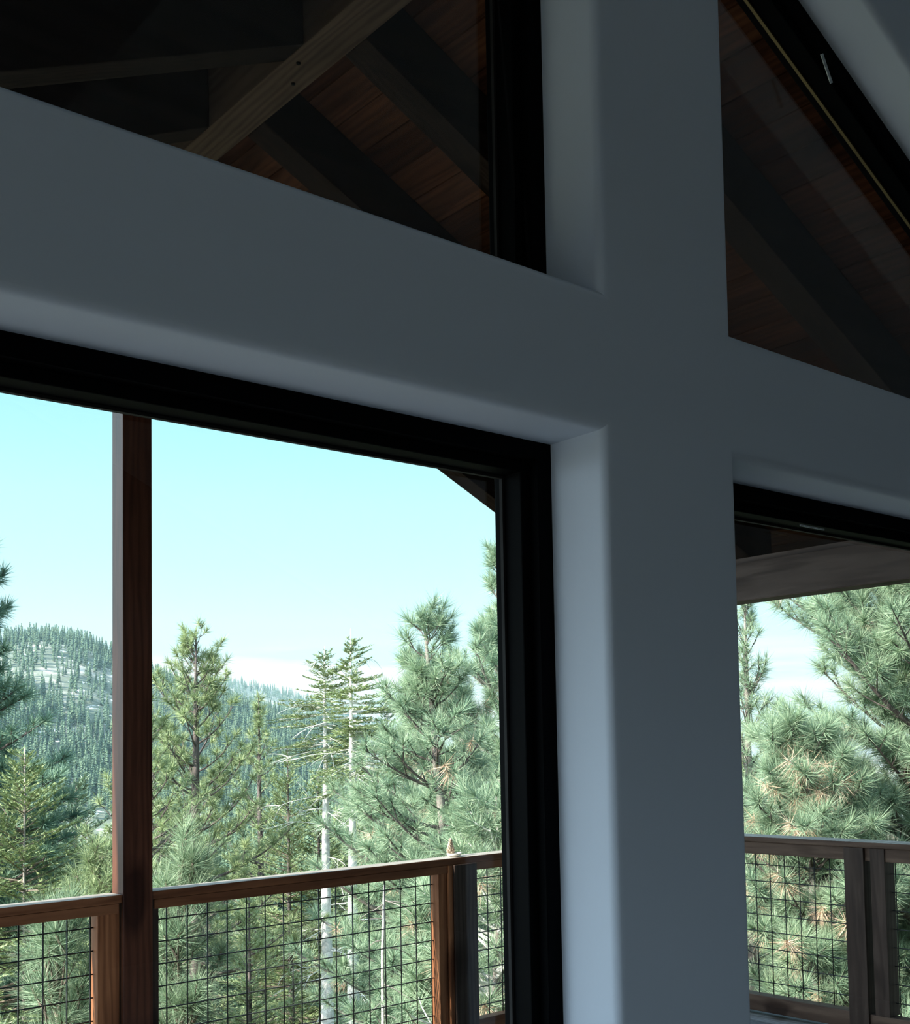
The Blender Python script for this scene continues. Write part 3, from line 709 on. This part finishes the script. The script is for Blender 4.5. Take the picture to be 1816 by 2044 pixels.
grow(fir, 'fir_tree', 34.0, 13.5, -.185, -.5, 'low green fir behind the lower mesh left of the thick rail post', L_FIR, 'bark',
     seed=39, R=1.2, whorl=.26, per=7, leaf=.05, lw=.015, r0=.06, prof_pow=.6)

# --- repeated forest beyond: one of each kind, then copies
rf = np.random.RandomState(77)
fd = fir(seed=50, H=14, R=2.6, base=.06, whorl=.45, per=7, leaf=.15, lw=.06, r0=.16, dens=1.0, prof_pow=.75)
pd = pine(seed=51, H=14, R=2.6, base=.18, top_pow=.6, whorl=.6, per=6, needle=.26, nn=20, width=.028, r0=.18, tuft_step=.3)
GF = 'forest trees on the slope below the deck'
LF, LP = 'forest fir in the crowd of trees on the slope below the deck', 'forest pine in the crowd of trees on the slope below the deck'
src_f = plant('forest_fir', fd, 0, 0, 14, 14, LF, L_FIRD, 'bark', group=GF)
src_p = plant('forest_pine', pd, 0, 0, 14, 14, LP, L_YEL, 'bark', group=GF)
spots = []
tries = 0
while len(spots) < 130 and tries < 6000:
    tries += 1
    az = rf.uniform(12, 66); d = 26*(300/26)**rf.uniform(0, 1)
    x, y = bd(az, d)
    if any((x-a)**2+(y-b)**2 < (1.8+.02*d)**2 for a, b in spots): continue
    if 19.3 < az < 20.9 and d > 50: continue
    spots.append((x, y))
fi = pi = 0
for x, y in spots:
    s = rf.uniform(.75, 1.2); z = gz(x, y)-.2; d = math.hypot(x, y)
    tlim = -.055 if math.degrees(math.atan2(x, y)) < 30 else -.015
    s = min(s, max(.45, (EYE+tlim*d-z)/14)); rot = rf.uniform(0, 6.28)
    if rf.rand() < .55:
        if fi == 0: src_f.location = (x, y, z); src_f.scale = (s, s, s)
        else: copy_plant(src_f, x, y, z, rot, s, LF, GF)
        fi += 1
    else:
        if pi == 0: src_p.location = (x, y, z); src_p.scale = (s, s, s)
        else: copy_plant(src_p, x, y, z, rot, s, LP, GF)
        pi += 1

# --- the conifers that clothe the far hill
def hill_tree(seed, H=12., R=1.9, n=150):
    r = np.random.RandomState(seed); t = r.uniform(0, 1, n)**.8; a = r.uniform(0, 2*PI, n); rr = R*(1-t)**.75*(.55+.45*np.abs(np.sin(t*26+seed)))
    zc = H*(.10+.9*t); C = np.stack([np.zeros(n), np.zeros(n), zc+.35], 1); tip = np.stack([np.cos(a)*rr, np.sin(a)*rr, zc-.25*rr], 1)
    sd = np.stack([-np.sin(a), np.cos(a), np.zeros(n)], 1)*(.32+.55*(1-t))[:, None]
    V = np.stack([C*.35+tip*.65-sd*.9, C*.35+tip*.65+sd*.9, tip*1.0+np.array([0, 0, -.1])], 1)
    W = np.stack([C, C*.3+tip*.7+sd, C*.3+tip*.7-sd], 1)
    top = np.array([[[-.18, 0, H*.93], [.18, 0, H*.93], [0, 0, H*1.03]], [[0, -.18, H*.93], [0, .18, H*.93], [0, 0, H*1.03]]])
    trunk = np.array([[[-.22, 0, 0], [.22, 0, 0], [0, 0, H*.9]], [[0, -.22, 0], [0, .22, 0], [0, 0, H*.9]]])
    return np.concatenate([V, W, top, trunk])
L_HILL = leafmat('hill_conifer_green', (.085, .15, .105), (.15, .225, .14), (.20, .27, .17), .1)
var = [hill_tree(s) for s in (1, 2, 3, 5)]
vm = []
for v in var:
    me = tri_mesh('hill_conifer', v); me.materials.append(L_HILL); vm.append(me)
cand = []
for i in range(26000):
    az = rf.uniform(14.5, 34); far = i % 4 == 0
    r = rf.uniform(1180, 1905) if far else math.sqrt(rf.uniform(300**2, 955**2))
    if not far and az > 31: continue
    x, y = bd(az, r)
    if (18.4 < az < 20.9 and 480 < r < 615) or (19.5 < az < 20.7 and r < 480): continue
    dn = fbm(np.array([x/40.]), np.array([y/40.]), 21, 3)[0]
    open_ = (not far) and r > 700 and az < 23 and dn > (.12 if r < 900 else .45)
    if open_ and rf.rand() < .74: continue
    if not far and rf.rand() > .34+.25*(r > 640): continue
    if far and rf.rand() > .55: continue
    cand.append((r, x, y))
cx_ = np.array([c[1] for c in cand]); cy_ = np.array([c[2] for c in cand]); cz_ = zfield(cx_, cy_)
cs = rf.uniform(.55, 1.15, len(cand)); order = np.argsort(np.array([c[0] for c in cand])/cs)
GH = 'conifers on the far hill'
for k in order[:300]:
    o = bpy.data.objects.new('hill_conifer', vm[k % 4]); col.objects.link(o)
    o.location = (cx_[k], cy_[k], cz_[k]-.4); s = cs[k]; o.scale = (s, s, s); o.rotation_euler = (0, 0, k*1.7)
    tag(o, 'small conifer in the forest on the far hill', 'tree', GH)
rest = order[300:]; chunks = []
for vi in range(4):
    ks = rest[rest % 4 == vi]
    if not len(ks): continue
    V = var[vi]; a = ks*1.7; c, s_ = np.cos(a), np.sin(a); sc_ = cs[ks]
    x = V[None, ..., 0]; y = V[None, ..., 1]; z = V[None, ..., 2]; e = (slice(None), None, None)
    W = np.stack([(x*c[e]-y*s_[e])*sc_[e]+cx_[ks][e], (x*s_[e]+y*c[e])*sc_[e]+cy_[ks][e], z*sc_[e]+(cz_[ks]-.4)[e]], -1)
    chunks.append(W.reshape(-1, 3, 3))
me = tri_mesh('hill_forest', np.concatenate(chunks)); me.materials.append(L_HILL)
o = bpy.data.objects.new('hill_forest', me); col.objects.link(o); tag(o, 'dense conifer forest covering the far hill and the blue ridge', 'forest', None, 'stuff')
print('HILL', len(cand), 'SPOTS', len(spots))

# real air between the valley and the far hills
hz = MB(); 
azs = np.radians(np.linspace(4, 74, 15)); inner = [(330*math.sin(a), 330*math.cos(a)) for a in azs]; outr = [(2500*math.sin(a), 2500*math.cos(a)) for a in azs]
poly = inner + outr[::-1]; n = len(poly)
hz.add([(x, y, -70) for x, y in poly] + [(x, y, 260) for x, y in poly], [tuple(range(n)), tuple(range(2*n-1, n-1, -1))] + [(i, i+n, (i+1) % n+n, (i+1) % n) for i in range(n)])
m = bpy.data.materials.new('blue_haze'); m.use_nodes = True; N = m.node_tree.nodes; L = m.node_tree.links; N.remove(N['Principled BSDF'])
vs = N.new('ShaderNodeVolumeScatter'); vs.inputs['Color'].default_value = (.55, .86, 1, 1); vs.inputs['Density'].default_value = HAZE = .00017; vs.inputs['Anisotropy'].default_value = .0
L.new(vs.outputs[0], N['Material Output'].inputs['Volume'])
hzo = part('haze', hz, m); tag(hzo, 'thin blue haze over the valley and far hills', 'haze', None, 'stuff')

# ------------------------------------------------------------------ sky and sun
W = bpy.data.worlds.new('sky'); sc.world = W; W.use_nodes = True; nt = W.node_tree; N = nt.nodes; L = nt.links
sa, se = math.radians(6), math.radians(31)
dirv = Vector((-math.cos(se)*math.cos(sa), math.cos(se)*math.sin(sa), math.sin(se))); SUNDIR = dirv
bg = N['Background']; tc = N.new('ShaderNodeTexCoord'); sp = N.new('ShaderNodeSeparateXYZ'); L.new(tc.outputs['Generated'], sp.inputs[0])
base = ramp(N, L, sp.outputs['Z'], [(0, (.60, .85, .85)), (.09, (.54, .84, .84)), (.15, (.48, .82, .83)), (.20, (.45, .80, .83)), (.28, (.33, .73, .82)), (.60, (.38, .72, 1.0)), (1, (.36, .66, 1.0))])
mp = N.new('ShaderNodeMapping'); mp.inputs['Scale'].default_value = (2.2, 2.2, 20); L.new(tc.outputs['Generated'], mp.inputs[0])
cn = noise(N, L, mp.outputs[0], 1.7, 6, .55, .4)
cl = ramp(N, L, cn, [(.40, (0, 0, 0)), (.60, (1, 1, 1))])
band = ramp(N, L, sp.outputs['Z'], [(-.0, (.55, .55, .55)), (.03, (1, 1, 1)), (.07, (1, 1, 1)), (.092, (0, 0, 0))])
f = mix(N, L, 'MULTIPLY', 1, cl, band)
cc = mix(N, L, 'MIX', f, base, (.86, .90, .90))
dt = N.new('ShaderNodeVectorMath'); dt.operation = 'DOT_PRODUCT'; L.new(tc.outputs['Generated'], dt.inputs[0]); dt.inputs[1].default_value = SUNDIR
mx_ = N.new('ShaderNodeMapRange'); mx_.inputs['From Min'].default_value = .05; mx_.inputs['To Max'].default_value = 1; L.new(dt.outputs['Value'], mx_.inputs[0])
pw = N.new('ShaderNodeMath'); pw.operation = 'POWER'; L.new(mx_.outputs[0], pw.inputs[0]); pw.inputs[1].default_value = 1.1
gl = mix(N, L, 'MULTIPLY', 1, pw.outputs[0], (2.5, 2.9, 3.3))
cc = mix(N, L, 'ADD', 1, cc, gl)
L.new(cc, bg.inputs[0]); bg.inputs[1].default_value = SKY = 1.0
su = bpy.data.lights.new('sun', 'SUN'); su.energy = 11.5; su.angle = math.radians(.6); su.color = (1, .95, .84)
so = bpy.data.objects.new('sun', su); col.objects.link(so)
sa, se = math.radians(6), math.radians(31)
dirv = Vector((-math.cos(se)*math.cos(sa), math.cos(se)*math.sin(sa), math.sin(se)))
so.rotation_euler = dirv.to_track_quat('Z', 'Y').to_euler(); so.location = (-20, 5, 20)

# ------------------------------------------------------------------ camera
cam = bpy.data.cameras.new('camera'); co = bpy.data.objects.new('camera', cam); col.objects.link(co)
r_ = Vector((.70838671, -.70531787, -.02673887)); dn = Vector((.02278992, .06071965, -.99789466)); fw = Vector((.70545651, .70628594, .05908713))
co.matrix_world = Matrix(((r_.x, -dn.x, -fw.x, 0), (r_.y, -dn.y, -fw.y, 0), (r_.z, -dn.z, -fw.z, EYE), (0, 0, 0, 1)))
cam.sensor_fit = 'HORIZONTAL'; cam.sensor_width = 36; cam.lens = 36*2329.26/1816
cam.shift_x = (908-1276.07)/1816; cam.shift_y = (1337.75-1022)/1816; cam.clip_end = 6000; cam.clip_start = .05
sc.camera = co
vs_ = sc.view_settings; sc.display_settings.display_device = 'sRGB'
vs_.view_transform = 'Standard'; vs_.look = 'None'; vs_.gamma = 1; vs_.use_curve_mapping = False; vs_.exposure = 0.30
sc.cycles.max_bounces = 6; sc.cycles.diffuse_bounces = 4; sc.cycles.adaptive_threshold = .025; sc.cycles.transparent_max_bounces = 12; sc.cycles.volume_bounces = 0
sc.cycles.use_denoising = True; sc.cycles.sample_clamp_indirect = 6
